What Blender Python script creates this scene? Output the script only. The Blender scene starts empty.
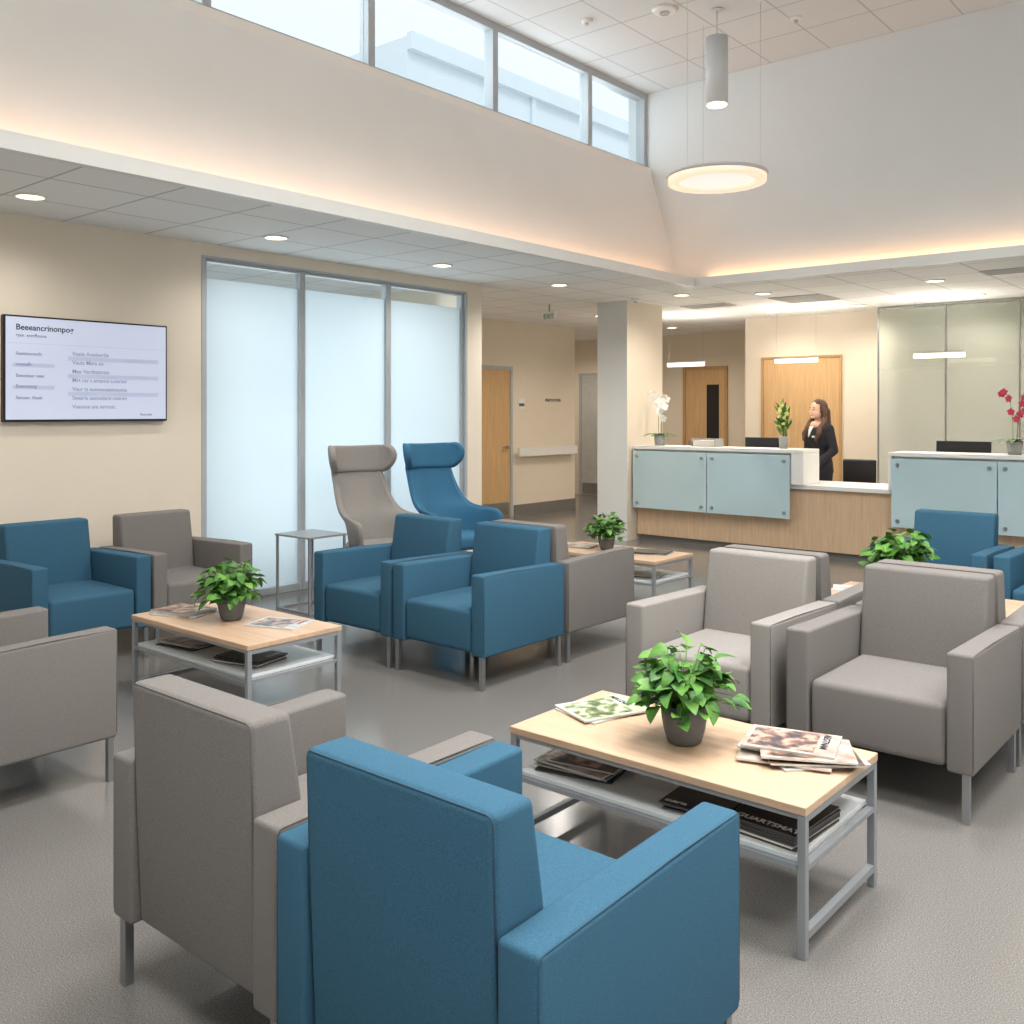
import bpy, bmesh, math, random
from mathutils import Vector, Matrix, noise
random.seed(7)
scene=bpy.context.scene
COL=scene.collection
def lin(c):
    return tuple(((v/255)/12.92 if v/255<=0.04045 else ((v/255+0.055)/1.055)**2.4) for v in c)
# ---------------- materials
def base_mat(name):
    m=bpy.data.materials.new(name); m.use_nodes=True
    nt=m.node_tree; b=nt.nodes['Principled BSDF']
    return m,nt,b
def mat(name,rgb,rough=0.6,metal=0.0,var=0.06,nscale=8,bump=0.0,bscale=200,emit=None,estr=0,spec=0.5):
    m,nt,b=base_mat(name)
    c=lin(rgb)
    b.inputs['Roughness'].default_value=rough
    b.inputs['Metallic'].default_value=metal
    b.inputs['Specular IOR Level'].default_value=spec
    tc=nt.nodes.new('ShaderNodeTexCoord')
    n=nt.nodes.new('ShaderNodeTexNoise'); n.inputs['Scale'].default_value=nscale; n.inputs['Detail'].default_value=4
    nt.links.new(tc.outputs['Object'],n.inputs['Vector'])
    r=nt.nodes.new('ShaderNodeValToRGB')
    r.color_ramp.elements[0].position=0.3; r.color_ramp.elements[1].position=0.7
    r.color_ramp.elements[0].color=(*[max(0,v*(1-var)) for v in c],1)
    r.color_ramp.elements[1].color=(*[min(1,v*(1+var)) for v in c],1)
    nt.links.new(n.outputs['Fac'],r.inputs['Fac'])
    nt.links.new(r.outputs['Color'],b.inputs['Base Color'])
    if bump>0:
        n2=nt.nodes.new('ShaderNodeTexNoise'); n2.inputs['Scale'].default_value=bscale
        nt.links.new(tc.outputs['Object'],n2.inputs['Vector'])
        bp=nt.nodes.new('ShaderNodeBump'); bp.inputs['Strength'].default_value=bump; bp.inputs['Distance'].default_value=0.002
        nt.links.new(n2.outputs['Fac'],bp.inputs['Height']); nt.links.new(bp.outputs['Normal'],b.inputs['Normal'])
    if emit:
        b.inputs['Emission Color'].default_value=(*lin(emit),1); b.inputs['Emission Strength'].default_value=estr
    return m
def fabric(name,rgb):
    return mat(name,rgb,rough=0.9,var=0.24,nscale=400,bump=0.14,bscale=600,spec=0.2)
M={}
M['blue']=fabric('fabric_blue',(56,95,118))
M['blue2']=fabric('fabric_bright_blue',(60,110,142))
M['grey']=fabric('fabric_grey',(119,115,112))
M['grey2']=fabric('fabric_light_grey',(144,140,136))
M['pipeb']=mat('piping_blue',(46,81,102),rough=0.85)
M['pipeg']=mat('piping_grey',(106,102,100),rough=0.85)
M['metal']=mat('satin_metal',(165,168,170),rough=0.35,metal=0.9,var=0.03)
M['frame']=mat('powdercoat_grey',(150,154,158),rough=0.4,metal=0.3,var=0.03)
M['alu']=mat('window_aluminium',(178,184,188),rough=0.5,metal=0.0,var=0.03)
M['wallcream']=mat('paint_cream',(232,221,204),rough=0.85,var=0.015,nscale=3)
M['wallup']=mat('paint_upper',(238,236,233),rough=0.85,var=0.015,nscale=2)
M['wallcool']=mat('paint_cool_white',(224,227,227),rough=0.85,var=0.015,nscale=2)
M['white']=mat('white_laminate',(236,236,234),rough=0.4,var=0.01)
M['black']=mat('black_plastic',(24,25,28),rough=0.45)
M['pot']=mat('pot_charcoal',(104,104,106),rough=0.6,var=0.1,nscale=30)
M['potl']=mat('pot_grey',(160,160,158),rough=0.6,var=0.1,nscale=30)
M['soil']=mat('soil',(60,42,30),rough=1,var=0.4,nscale=80)
M['base']=mat('baseboard_grey',(120,118,114),rough=0.5)
M['shelf']=mat('shelf_pale',(206,212,214),rough=0.25,var=0.02)
M['skin']=mat('skin',(236,190,166),rough=0.55,var=0.04)
M['suit']=mat('suit_black',(34,34,40),rough=0.85,var=0.2,nscale=60)
M['hair']=mat('hair_brown',(84,56,40),rough=0.5,var=0.35,nscale=50)
M['lip']=mat('lips',(186,84,80),rough=0.5)
M['teeth']=mat('teeth',(240,236,228),rough=0.4)
M['eye']=mat('eye_dark',(50,36,30),rough=0.3)
M['ink']=mat('ink_dark',(34,42,60),rough=0.7)
M['stem']=mat('plant_stem',(92,130,58),rough=0.6)
M['petalw']=mat('petal_white',(246,244,238),rough=0.6)
M['petalr']=mat('petal_red',(206,64,92),rough=0.6,var=0.2)
M['petaly']=mat('petal_cream_green',(226,226,140),rough=0.6,var=0.15)
M['lampon']=mat('lamp_diffuser',(255,250,240),rough=0.5,emit=(255,244,226),estr=2.2)
M['lampw']=mat('lamp_warm',(255,240,215),rough=0.5,emit=(255,228,190),estr=5.0)
M['lampbody']=mat('lamp_body',(206,210,213),rough=0.4,var=0.02)
M['wire']=mat('wire_grey',(120,122,124),rough=0.5)
M['sign']=mat('sign_grey',(84,80,76),rough=0.6)
M['vent']=mat('vent_grey',(188,188,186),rough=0.6)
M['roof']=mat('exterior_panel',(214,222,227),rough=0.8,var=0.03,nscale=1)
M['green']=mat('sign_green',(90,140,130),rough=0.5)
def leafmat(name,a,b_):
    m,nt,b=base_mat(name)
    g=nt.nodes.new('ShaderNodeTexNoise'); g.inputs['Scale'].default_value=14
    tc=nt.nodes.new('ShaderNodeTexCoord'); nt.links.new(tc.outputs['Object'],g.inputs['Vector'])
    r=nt.nodes.new('ShaderNodeValToRGB'); r.color_ramp.elements[0].position=.35; r.color_ramp.elements[1].position=.65
    r.color_ramp.elements[0].color=(*lin(a),1); r.color_ramp.elements[1].color=(*lin(b_),1)
    nt.links.new(g.outputs['Fac'],r.inputs['Fac']); nt.links.new(r.outputs['Color'],b.inputs['Base Color'])
    b.inputs['Roughness'].default_value=.5
    return m
M['leaf']=leafmat('leaf_green',(46,104,38),(104,154,62))
M['leafd']=leafmat('leaf_dark',(40,90,44),(78,136,62))
def wood(name,rgb,var=0.12,axis='X',scale=3):
    m,nt,b=base_mat(name); c=lin(rgb)
    tc=nt.nodes.new('ShaderNodeTexCoord'); mp=nt.nodes.new('ShaderNodeMapping')
    s={'X':(1,14,14),'Z':(14,14,1)}[axis]; mp.inputs['Scale'].default_value=s
    nt.links.new(tc.outputs['Object'],mp.inputs['Vector'])
    n=nt.nodes.new('ShaderNodeTexNoise'); n.inputs['Scale'].default_value=scale; n.inputs['Detail'].default_value=6; n.inputs['Distortion'].default_value=.6
    nt.links.new(mp.outputs['Vector'],n.inputs['Vector'])
    r=nt.nodes.new('ShaderNodeValToRGB'); r.color_ramp.elements[0].position=.3; r.color_ramp.elements[1].position=.7
    r.color_ramp.elements[0].color=(*[v*(1-var) for v in c],1); r.color_ramp.elements[1].color=(*[min(1,v*(1+var)) for v in c],1)
    nt.links.new(n.outputs['Fac'],r.inputs['Fac']); nt.links.new(r.outputs['Color'],b.inputs['Base Color'])
    b.inputs['Roughness'].default_value=.42
    return m
M['wood']=wood('wood_maple',(198,168,140))
M['wooddesk']=wood('wood_desk',(212,182,150),var=.1,axis='Z')
M['wooddoor']=wood('wood_door',(206,170,124),var=.1,axis='Z')
M['woodframe']=wood('wood_door_frame',(190,152,106),var=.1,axis='Z')
def floor_mat():
    m,nt,b=base_mat('floor_speckled_vinyl')
    g=nt.nodes.new('ShaderNodeNewGeometry')
    n=nt.nodes.new('ShaderNodeTexNoise'); n.inputs['Scale'].default_value=250; n.inputs['Detail'].default_value=1
    nt.links.new(g.outputs['Position'],n.inputs['Vector'])
    r=nt.nodes.new('ShaderNodeValToRGB'); cr=r.color_ramp
    cr.elements[0].position=.28; cr.elements[0].color=(*lin((86,84,82)),1)
    cr.elements[1].position=.74; cr.elements[1].color=(*lin((150,147,143)),1)
    e=cr.elements.new(.42); e.color=(*lin((112,109,106)),1)
    e=cr.elements.new(.60); e.color=(*lin((121,118,115)),1)
    nt.links.new(n.outputs['Fac'],r.inputs['Fac'])
    nt.links.new(r.outputs['Color'],b.inputs['Base Color'])
    b.inputs['Roughness'].default_value=.17
    b.inputs['Specular IOR Level'].default_value=.6
    return m
M['floor']=floor_mat()
def tile_mat(name,rgb,line,w=.6):
    m,nt,b=base_mat(name)
    g=nt.nodes.new('ShaderNodeNewGeometry')
    t=nt.nodes.new('ShaderNodeTexBrick'); t.offset=0; t.squash=1
    t.inputs['Scale'].default_value=1; t.inputs['Brick Width'].default_value=w; t.inputs['Row Height'].default_value=w
    t.inputs['Mortar Size'].default_value=.008; t.inputs['Mortar Smooth'].default_value=.1
    c=lin(rgb)
    t.inputs['Color1'].default_value=(*c,1); t.inputs['Color2'].default_value=(*[v*.97 for v in c],1)
    t.inputs['Mortar'].default_value=(*lin(line),1)
    nt.links.new(g.outputs['Position'],t.inputs['Vector']); 
    n=nt.nodes.new('ShaderNodeTexNoise'); n.inputs['Scale'].default_value=120
    nt.links.new(g.outputs['Position'],n.inputs['Vector'])
    mx=nt.nodes.new('ShaderNodeMix'); mx.data_type='RGBA'; mx.blend_type='MULTIPLY'; mx.inputs['Factor'].default_value=.08
    nt.links.new(t.outputs['Color'],mx.inputs[6]); nt.links.new(n.outputs['Fac'],mx.inputs[7])
    nt.links.new(mx.outputs[2],b.inputs['Base Color']); b.inputs['Roughness'].default_value=.9
    return m
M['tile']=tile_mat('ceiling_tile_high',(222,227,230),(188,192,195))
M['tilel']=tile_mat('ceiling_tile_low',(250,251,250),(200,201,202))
def frosted():
    m=bpy.data.materials.new('frosted_glass'); m.use_nodes=True; nt=m.node_tree; nt.nodes.clear()
    o=nt.nodes.new('ShaderNodeOutputMaterial'); t=nt.nodes.new('ShaderNodeBsdfTranslucent')
    d=nt.nodes.new('ShaderNodeBsdfPrincipled'); d.inputs['Base Color'].default_value=(.74,.82,.85,1); d.inputs['Roughness'].default_value=.3
    n=nt.nodes.new('ShaderNodeTexNoise'); n.inputs['Scale'].default_value=.8
    g=nt.nodes.new('ShaderNodeNewGeometry'); nt.links.new(g.outputs['Position'],n.inputs['Vector'])
    r=nt.nodes.new('ShaderNodeValToRGB'); r.color_ramp.elements[0].color=(.66,.73,.765,1); r.color_ramp.elements[1].color=(.76,.815,.835,1)
    nt.links.new(n.outputs['Fac'],r.inputs['Fac']); nt.links.new(r.outputs['Color'],t.inputs['Color'])
    x=nt.nodes.new('ShaderNodeMixShader'); x.inputs[0].default_value=.25
    nt.links.new(t.outputs[0],x.inputs[1]); nt.links.new(d.outputs[0],x.inputs[2]); nt.links.new(x.outputs[0],o.inputs[0])
    return m
M['frost']=frosted()
def clear(name,tint,gl=.04,rough=.02):
    m=bpy.data.materials.new(name); m.use_nodes=True; nt=m.node_tree; nt.nodes.clear()
    o=nt.nodes.new('ShaderNodeOutputMaterial'); t=nt.nodes.new('ShaderNodeBsdfTransparent'); t.inputs['Color'].default_value=(*tint,1)
    g=nt.nodes.new('ShaderNodeBsdfGlossy'); g.inputs['Roughness'].default_value=rough
    x=nt.nodes.new('ShaderNodeMixShader'); x.inputs[0].default_value=gl
    nt.links.new(t.outputs[0],x.inputs[1]); nt.links.new(g.outputs[0],x.inputs[2]); nt.links.new(x.outputs[0],o.inputs[0])
    return m
M['glass']=clear('clear_glass',(.95,.98,.99))
def satin(name,rgb,trans,rough=.12,spec=.5,rgb2=None,z0=0,z1=1):
    m=bpy.data.materials.new(name); m.use_nodes=True; nt=m.node_tree; b=nt.nodes['Principled BSDF']
    o=nt.nodes['Material Output']
    g=nt.nodes.new('ShaderNodeNewGeometry')
    c=lin(rgb); r=nt.nodes.new('ShaderNodeValToRGB')
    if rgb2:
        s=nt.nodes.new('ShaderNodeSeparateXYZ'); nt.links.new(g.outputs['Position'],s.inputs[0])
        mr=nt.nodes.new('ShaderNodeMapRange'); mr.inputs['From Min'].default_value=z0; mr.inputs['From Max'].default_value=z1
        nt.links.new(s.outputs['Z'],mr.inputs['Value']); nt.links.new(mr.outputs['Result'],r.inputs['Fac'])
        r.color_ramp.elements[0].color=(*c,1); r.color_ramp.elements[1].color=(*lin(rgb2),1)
    else:
        n=nt.nodes.new('ShaderNodeTexNoise'); n.inputs['Scale'].default_value=1.3
        nt.links.new(g.outputs['Position'],n.inputs['Vector']); nt.links.new(n.outputs['Fac'],r.inputs['Fac'])
        r.color_ramp.elements[0].color=(*[v*.88 for v in c],1); r.color_ramp.elements[1].color=(*[min(1,v*1.1) for v in c],1)
    nt.links.new(r.outputs['Color'],b.inputs['Base Color'])
    b.inputs['Roughness'].default_value=rough; b.inputs['Specular IOR Level'].default_value=spec
    t=nt.nodes.new('ShaderNodeBsdfTransparent'); t.inputs['Color'].default_value=(.93,.96,.95,1)
    x=nt.nodes.new('ShaderNodeMixShader'); x.inputs[0].default_value=trans
    nt.links.new(b.outputs[0],x.inputs[1]); nt.links.new(t.outputs[0],x.inputs[2]); nt.links.new(x.outputs[0],o.inputs['Surface'])
    return m
M['deskglass']=satin('desk_aqua_glass',(202,228,236),.15,.03,1.0)
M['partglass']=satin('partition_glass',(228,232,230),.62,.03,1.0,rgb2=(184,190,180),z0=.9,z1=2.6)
M['screen']=mat('screen_lit',(150,156,172),rough=.2,var=.02,nscale=1,emit=(212,220,242),estr=.58)
def cover(name,c1,c2,c3,sc=9):
    m,nt,b=base_mat(name)
    tc=nt.nodes.new('ShaderNodeTexCoord')
    n=nt.nodes.new('ShaderNodeTexNoise'); n.inputs['Scale'].default_value=sc; n.inputs['Detail'].default_value=3
    nt.links.new(tc.outputs['Object'],n.inputs['Vector'])
    r=nt.nodes.new('ShaderNodeValToRGB'); cr=r.color_ramp
    cr.elements[0].position=.42; cr.elements[0].color=(*lin(c1),1); cr.elements[1].position=.60; cr.elements[1].color=(*lin(c3),1)
    e=cr.elements.new(.5); e.color=(*lin(c2),1)
    nt.links.new(n.outputs['Fac'],r.inputs['Fac'])
    nt.links.new(r.outputs['Color'],b.inputs['Base Color']); b.inputs['Roughness'].default_value=.3
    return m
COV=[cover('cover_green',(206,210,202),(190,198,180),(160,176,130)),
     cover('cover_portrait',(196,190,186),(184,170,160),(160,140,128)),
     cover('cover_red',(200,196,192),(186,170,162),(150,120,108)),
     cover('cover_black',(20,20,22),(28,28,32),(50,48,46)),
     cover('cover_pale',(212,214,214),(196,202,204),(170,178,180)),
     cover('cover_brown',(84,64,52),(110,92,76),(40,44,50))]
PIC=[cover('print_garden',(188,192,172),(128,146,96),(76,86,66),22),
     cover('print_face',(200,168,150),(150,116,100),(60,52,52),16),
     cover('print_interior',(182,162,148),(128,96,84),(62,64,78),20)]
M['pages']=mat('paper_pages',(204,200,192),rough=.8,var=.05,nscale=300)
M['pagesd']=mat('dark_page_edge',(70,68,66),rough=.8,var=.3,nscale=300)
M['txtw']=mat('print_white',(238,238,236),rough=.6)
M['txtr']=mat('print_red',(150,60,56),rough=.6)
# ---------------- mesh helpers
def link(o,parent=None):
    COL.objects.link(o)
    if parent: o.parent=parent
    return o
def mesh_obj(name,bm,m,parent=None,loc=(0,0,0),rot=(0,0,0),smooth=False):
    me=bpy.data.meshes.new(name); bmesh.ops.recalc_face_normals(bm,faces=bm.faces[:]); bm.to_mesh(me); bm.free()
    for mm in (m if isinstance(m,(list,tuple)) else [m]): me.materials.append(mm)
    if smooth:
        for p in me.polygons: p.use_smooth=True
    o=bpy.data.objects.new(name,me); o.location=loc; o.rotation_euler=rot
    return link(o,parent)
def add_box(bm,x0,x1,y0,y1,z0,z1,bev=0,seg=2,mi=0):
    g=bmesh.ops.create_cube(bm,size=1,matrix=Matrix.Translation(((x0+x1)/2,(y0+y1)/2,(z0+z1)/2))@Matrix.Diagonal((x1-x0,y1-y0,z1-z0,1)))
    vs=g['verts']
    for f in set(f for v in vs for f in v.link_faces): f.material_index=mi
    if bev>0:
        es=list(set(e for v in vs for e in v.link_edges))
        bmesh.ops.bevel(bm,geom=es,offset=bev,segments=seg,affect='EDGES',profile=.5)
def bx(name,x0,x1,y0,y1,z0,z1,m,parent=None,bev=0,seg=2,smooth=False,rot=(0,0,0)):
    bm=bmesh.new(); cx,cy,cz=(x0+x1)/2,(y0+y1)/2,(z0+z1)/2
    add_box(bm,x0-cx,x1-cx,y0-cy,y1-cy,z0-cz,z1-cz,bev,seg)
    return mesh_obj(name,bm,m,parent,(cx,cy,cz),rot,smooth)
def bxs(name,lst,m,parent=None,bev=0,loc=(0,0,0)):
    bm=bmesh.new()
    for b in lst: add_box(bm,*b[:6],bev=bev)
    return mesh_obj(name,bm,m,parent,loc)
def add_cyl(bm,c,r,h,n=24,r2=None,mi=0,cap=True):
    g=bmesh.ops.create_cone(bm,cap_ends=cap,segments=n,radius1=r,radius2=r if r2 is None else r2,depth=h,matrix=Matrix.Translation((c[0],c[1],c[2]+h/2)))
    for f in set(f for v in g['verts'] for f in v.link_faces): f.material_index=mi
def cyl(name,c,r,h,m,parent=None,n=24,r2=None,rot=(0,0,0)):
    bm=bmesh.new(); add_cyl(bm,(0,0,0),r,h,n,r2)
    for f in bm.faces:
        if len(f.verts)==4: f.smooth=True
    return mesh_obj(name,bm,m,parent,c,rot)
def tube(bm,pts,rad,n=8,closed=False,mi=0):
    pts=[Vector(p) for p in pts]; N=len(pts)
    if not isinstance(rad,(list,tuple)): rad=[rad]*N
    rings=[]; prev=None
    for i,p in enumerate(pts):
        a=pts[(i-1)%N] if (closed or i>0) else p; b=pts[(i+1)%N] if (closed or i<N-1) else p
        t=(b-a).normalized()
        if prev is None: 
            up=Vector((0,0,1)) if abs(t.z)<.9 else Vector((1,0,0))
            s=t.cross(up).normalized()
        else:
            s=(prev-t*prev.dot(t)).normalized()
        prev=s; u=t.cross(s)
        rings.append([bm.verts.new(p+(s*math.cos(2*math.pi*k/n)+u*math.sin(2*math.pi*k/n))*rad[i]) for k in range(n)])
    L=N if closed else N-1
    for i in range(L):
        A=rings[i];B=rings[(i+1)%N]
        for k in range(n):
            f=bm.faces.new((A[k],A[(k+1)%n],B[(k+1)%n],B[k])); f.smooth=True; f.material_index=mi
    if not closed:
        bm.faces.new(rings[0][::-1]).material_index=mi; bm.faces.new(rings[-1]).material_index=mi
def empty(name,loc=(0,0,0),rz=0):
    o=bpy.data.objects.new(name,None); o.empty_display_size=.1; o.location=loc; o.rotation_euler=(0,0,rz); return link(o)
def tag(o,label,cat,group=None):
    o['label']=label; o['category']=cat
    if group: o['group']=group
    return o
def struct(o,label=None):
    o['kind']='structure'
    if label: o['label']=label
    return o
def dup(src,parent=None):
    n=src.copy(); COL.objects.link(n)
    if parent: n.parent=parent
    for c in list(src.children): dup(c,n)
    return n
def place(src,loc,rz):
    n=dup(src); n.location=loc; n.rotation_euler=(0,0,rz); return n
def text(name,s,size,m,loc,rot,parent=None,bold=0.0,align='LEFT',ext=.0006):
    cu=bpy.data.curves.new('tmp','FONT'); cu.body=s; cu.size=size; cu.extrude=ext; cu.align_x=align; cu.offset=bold; cu.resolution_u=3
    t=bpy.data.objects.new('tmp',cu); COL.objects.link(t)
    dg=bpy.context.evaluated_depsgraph_get(); dg.update()
    me=bpy.data.meshes.new_from_object(t.evaluated_get(dg)); bpy.data.objects.remove(t)
    me.materials.clear(); me.materials.append(m); me.name=name
    o=bpy.data.objects.new(name,me); o.location=loc; o.rotation_euler=rot
    return link(o,parent)
def bake(o):
    dg=bpy.context.evaluated_depsgraph_get(); dg.update()
    me=bpy.data.meshes.new_from_object(o.evaluated_get(dg)); o.modifiers.clear(); o.data=me
# ---------------- ROOM
XL=-6.55; ZC=2.80; ZU=5.0; YB=9.0; XR=2.8; YR=-1.8
struct(bx('floor',-11.6,XR+.1,YR-.1,14.3,-.1,0,M['floor']),'speckled grey vinyl floor')
bm=bmesh.new()
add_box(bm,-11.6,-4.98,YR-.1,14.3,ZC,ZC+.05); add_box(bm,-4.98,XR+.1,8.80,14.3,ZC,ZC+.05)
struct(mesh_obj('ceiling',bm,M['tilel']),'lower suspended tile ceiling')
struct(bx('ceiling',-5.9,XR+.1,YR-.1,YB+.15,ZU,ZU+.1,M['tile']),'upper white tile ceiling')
struct(bxs('trim_1',[(-4.99,-4.93,YR,8.845,ZC-.006,ZC+.085),(-4.93,XR,8.77,8.845,ZC-.006,ZC+.085)],M['white']),'white cove lip around the raised ceiling')
# walls
struct(bx('wall_left',XL-.2,XL,YR,4.06,0,ZC,M['wallcream']))
struct(bx('wall_left',XL-.2,XL,7.04,7.27,0,ZC,M['wallcream']))
struct(bx('wall_left',XL-.2,XL,4.06,7.04,2.70,ZC,M['wallcream']))
struct(bx('wall_corridor',-9.06,XL-.2,7.1,7.27,0,ZC,M['wallcream']))
struct(bx('wall_corridor',-9.06,-8.86,7.27,12.0,0,ZC,M['wallcream']))
struct(bx('wall_corridor',-11.6,-9.06,11.85,12.0,0,ZC,M['wallcream']))
struct(bx('wall_corridor',-11.6,-11.45,12.0,14.1,0,ZC,M['wallcream']))
struct(bx('wall_far',-11.6,-6.13,14.1,14.3,0,ZC,M['wallcream']))
struct(bx('wall_back',-6.13,XR+.1,12.3,12.5,0,ZC,M['wallcream']))
struct(bx('wall_back',-6.13,-5.98,12.5,14.1,0,ZC,M['wallcream']))
col=struct(bx('wall_column',-6.57,-6.15,9.35,10.13,0,ZC,M['wallcool']),'square structural column, cool window light and warm light painted on faces')
col.data.materials.append(M['wallcream'])
for p in col.data.polygons:
    if p.normal.x>.5: p.material_index=1  # cream paints in warm light on this face; the cool paint, window light
struct(bx('wall_right',XR,XR+.15,YR,12.3,0,ZU,M['wallcool']))
struct(bx('wall_rear',-6.75,XR,YR-.15,YR,0,ZU,M['wallcool']))
bm=bmesh.new()
prof=[(-5.25,ZC+.05),(-5.60,4.10),(-5.60,4.17),(-5.80,4.17),(-5.80,ZC+.05)]
A=[bm.verts.new((x,YR,z)) for x,z in prof]; B=[bm.verts.new((x,YB,z)) for x,z in prof]
bm.faces.new(A);bm.faces.new(B[::-1])
for i in range(5): bm.faces.new((A[i],A[(i+1)%5],B[(i+1)%5],B[i]))
struct(mesh_obj('wall_upper',bm,M['wallup']),'sloping upper wall below the clerestory')
struct(bx('wall_upper',-5.9,XR,YB,YB+.15,ZC+.05,ZU,M['wallcool']),'tall white upper wall above reception')
struct(bx('baseboard_left',XL,XL+.012,YR,4.05,0,.10,M['base']))
struct(bx('baseboard_corridor',-8.86,-8.845,10.52,12.0,0,.16,M['base']))
struct(bx('baseboard_corridor',-8.86,-8.845,7.28,9.4,0,.16,M['base']))
struct(bx('baseboard_far',-9.2,-8.2,14.085,14.1,0,.12,M['base']))
wy=[4.09,5.03,6.01,7.02]
for i in range(3):
    y0,y1=wy[i],wy[i+1]; t=.030
    fr=[(XL-.09,XL-.02,y0,y0+t,0.0,2.69),(XL-.09,XL-.02,y1-t,y1,0.0,2.69),(XL-.09,XL-.02,y0+t,y1-t,2.665,2.69),(XL-.09,XL-.02,y0+t,y1-t,0,.06)]
    w=struct(bxs('window_%d'%(i+1),fr,M['alu'],bev=.003),'tall aluminium framed window with frosted film')
    bx('frosted_pane',XL-.055,XL-.045,y0+t,y1-t,.06,2.54,M['frost'],w)
    bx('clear_pane',XL-.055,XL-.045,y0+t,y1-t,2.54,2.665,M['glass'],w)
struct(bxs('trim_2',[(XL-.03,XL+.006,4.06,4.09,0,2.705),(XL-.03,XL+.006,7.02,7.05,0,2.705),(XL-.03,XL+.006,4.09,7.02,2.69,2.705)],M['alu']),'aluminium surround of the tall windows')
cy=[-1.75,.65,2.1,3.55,5.0,6.47,7.93,8.98]
for i in range(7):
    y0,y1=cy[i],cy[i+1]; t=.035; x0,x1=-5.77,-5.66
    fr=[(x0,x1,y0,y0+t,4.17,5.0),(x0,x1,y1-t,y1,4.17,5.0),(x0,x1,y0+t,y1-t,4.93,5.0),(x0,x1,y0+t,y1-t,4.17,4.21)]
    w=struct(bxs('window_%d'%(i+4),fr,M['alu'],bev=.003),'clerestory window under the high ceiling')
    bx('glass_pane',-5.72,-5.712,y0+t,y1-t,4.21,4.93,M['glass'],w)
ex=bxs('neighbouring_building',[(-12,-10.0,9.5,22,ZC+.05,6.9),(-10.0,-9.9,9.5,22,6.7,6.95),(-10.0,-9.95,12.3,12.4,ZC+.05,6.7),(-10,-9.95,15.5,15.6,ZC+.05,6.7),(-10,-9.95,9.5,22,5.0,5.08),(-11.5,-8.2,10.2,11.6,ZC+.06,5.4)],M['roof'])
tag(ex,'pale panelled building seen through the high windows','building')
# ---------------- doors
def door(idx,origin,rz,w,h,leafm,win=False,side=1,fm='alu',fw=.05):
    r=empty('door_%d'%idx,origin,rz); struct(r,'interior door in a slim frame')
    bxs('door_frame',[(-fw,0,-.03,0,0,h+fw),(w,w+fw,-.03,0,0,h+fw),(0,w,-.03,0,h,h+fw)],M[fm],r)
    bx('door_leaf',.004,w-.004,-.02,-.002,.01,h-.004,leafm,r,bev=.002)
    if win: bx('door_window',w*.55,w*.86,-.025,-.021,.75,1.95,M['black'],r)
    hx=w-.09 if side>0 else .09
    bxs('handle',[(hx-.015,hx+.015,-.06,-.021,.98,1.02),(hx-.11*side if side>0 else hx-.015,hx+.015 if side>0 else hx+.11,-.07,-.055,.99,1.01)],M['metal'],r)
    bx('kick_plate',.03,w-.03,-.024,-.021,.03,.22,M['metal'],r)
    return r
door(1,(-8.86,9.45,0),math.radians(90),.97,2.1,M['wooddoor'])
door(2,(-10.25,14.1,0),0,.95,2.15,M['vent'],win=True)
door(3,(-8.1,14.1,0),0,.72,2.2,M['wooddoor'],win=True,side=-1,fm='woodframe')
door(4,(-5.85,12.3,0),0,1.06,2.22,M['wooddoor'],side=-1,fm='woodframe',fw=.03)
h=bxs('handrail',[(-8.80,-8.77,10.55,11.95,.86,.98),(-8.86,-8.80,10.8,10.83,.90,.94),(-8.86,-8.80,11.6,11.63,.90,.94)],M['white'])
tag(h,'pale wall mounted corridor handrail','handrail')
s=text('wall_lettering','eaarsconea',.085,M['sign'],(-8.859,11.25,1.66),(math.radians(90),0,math.radians(90)),bold=.002,ext=.001); tag(s,'small dark lettering fixed on the corridor wall','sign')
s=bx('door_plaque',-8.86,-8.85,10.62,10.76,1.55,1.70,M['white']); tag(s,'small square plaque beside the corridor door','sign')
bx('plaque_band',.0055,.007,-.06,.06,-.04,.0,M['sign'],s)
gp=empty('glass_partition',(-4.17,11.95,0)); tag(gp,'tall greenish glass partition with slim steel edges','partition')
for i in range(3):
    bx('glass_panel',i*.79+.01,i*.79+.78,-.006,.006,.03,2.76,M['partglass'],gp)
bxs('partition_frame',[(0,2.37,-.02,.02,0,.03),(0,2.37,-.015,.015,2.775,2.795),(-.006,.006,-.015,.015,.03,2.775),(.784,.794,-.015,.015,.03,2.775),(1.574,1.584,-.015,.015,.03,2.775),(2.364,2.376,-.015,.015,.03,2.775)],M['metal'],gp)
struct(bx('wall_back',-1.75,-1.4,11.6,12.3,0,ZC,M['wallcream']))
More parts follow.
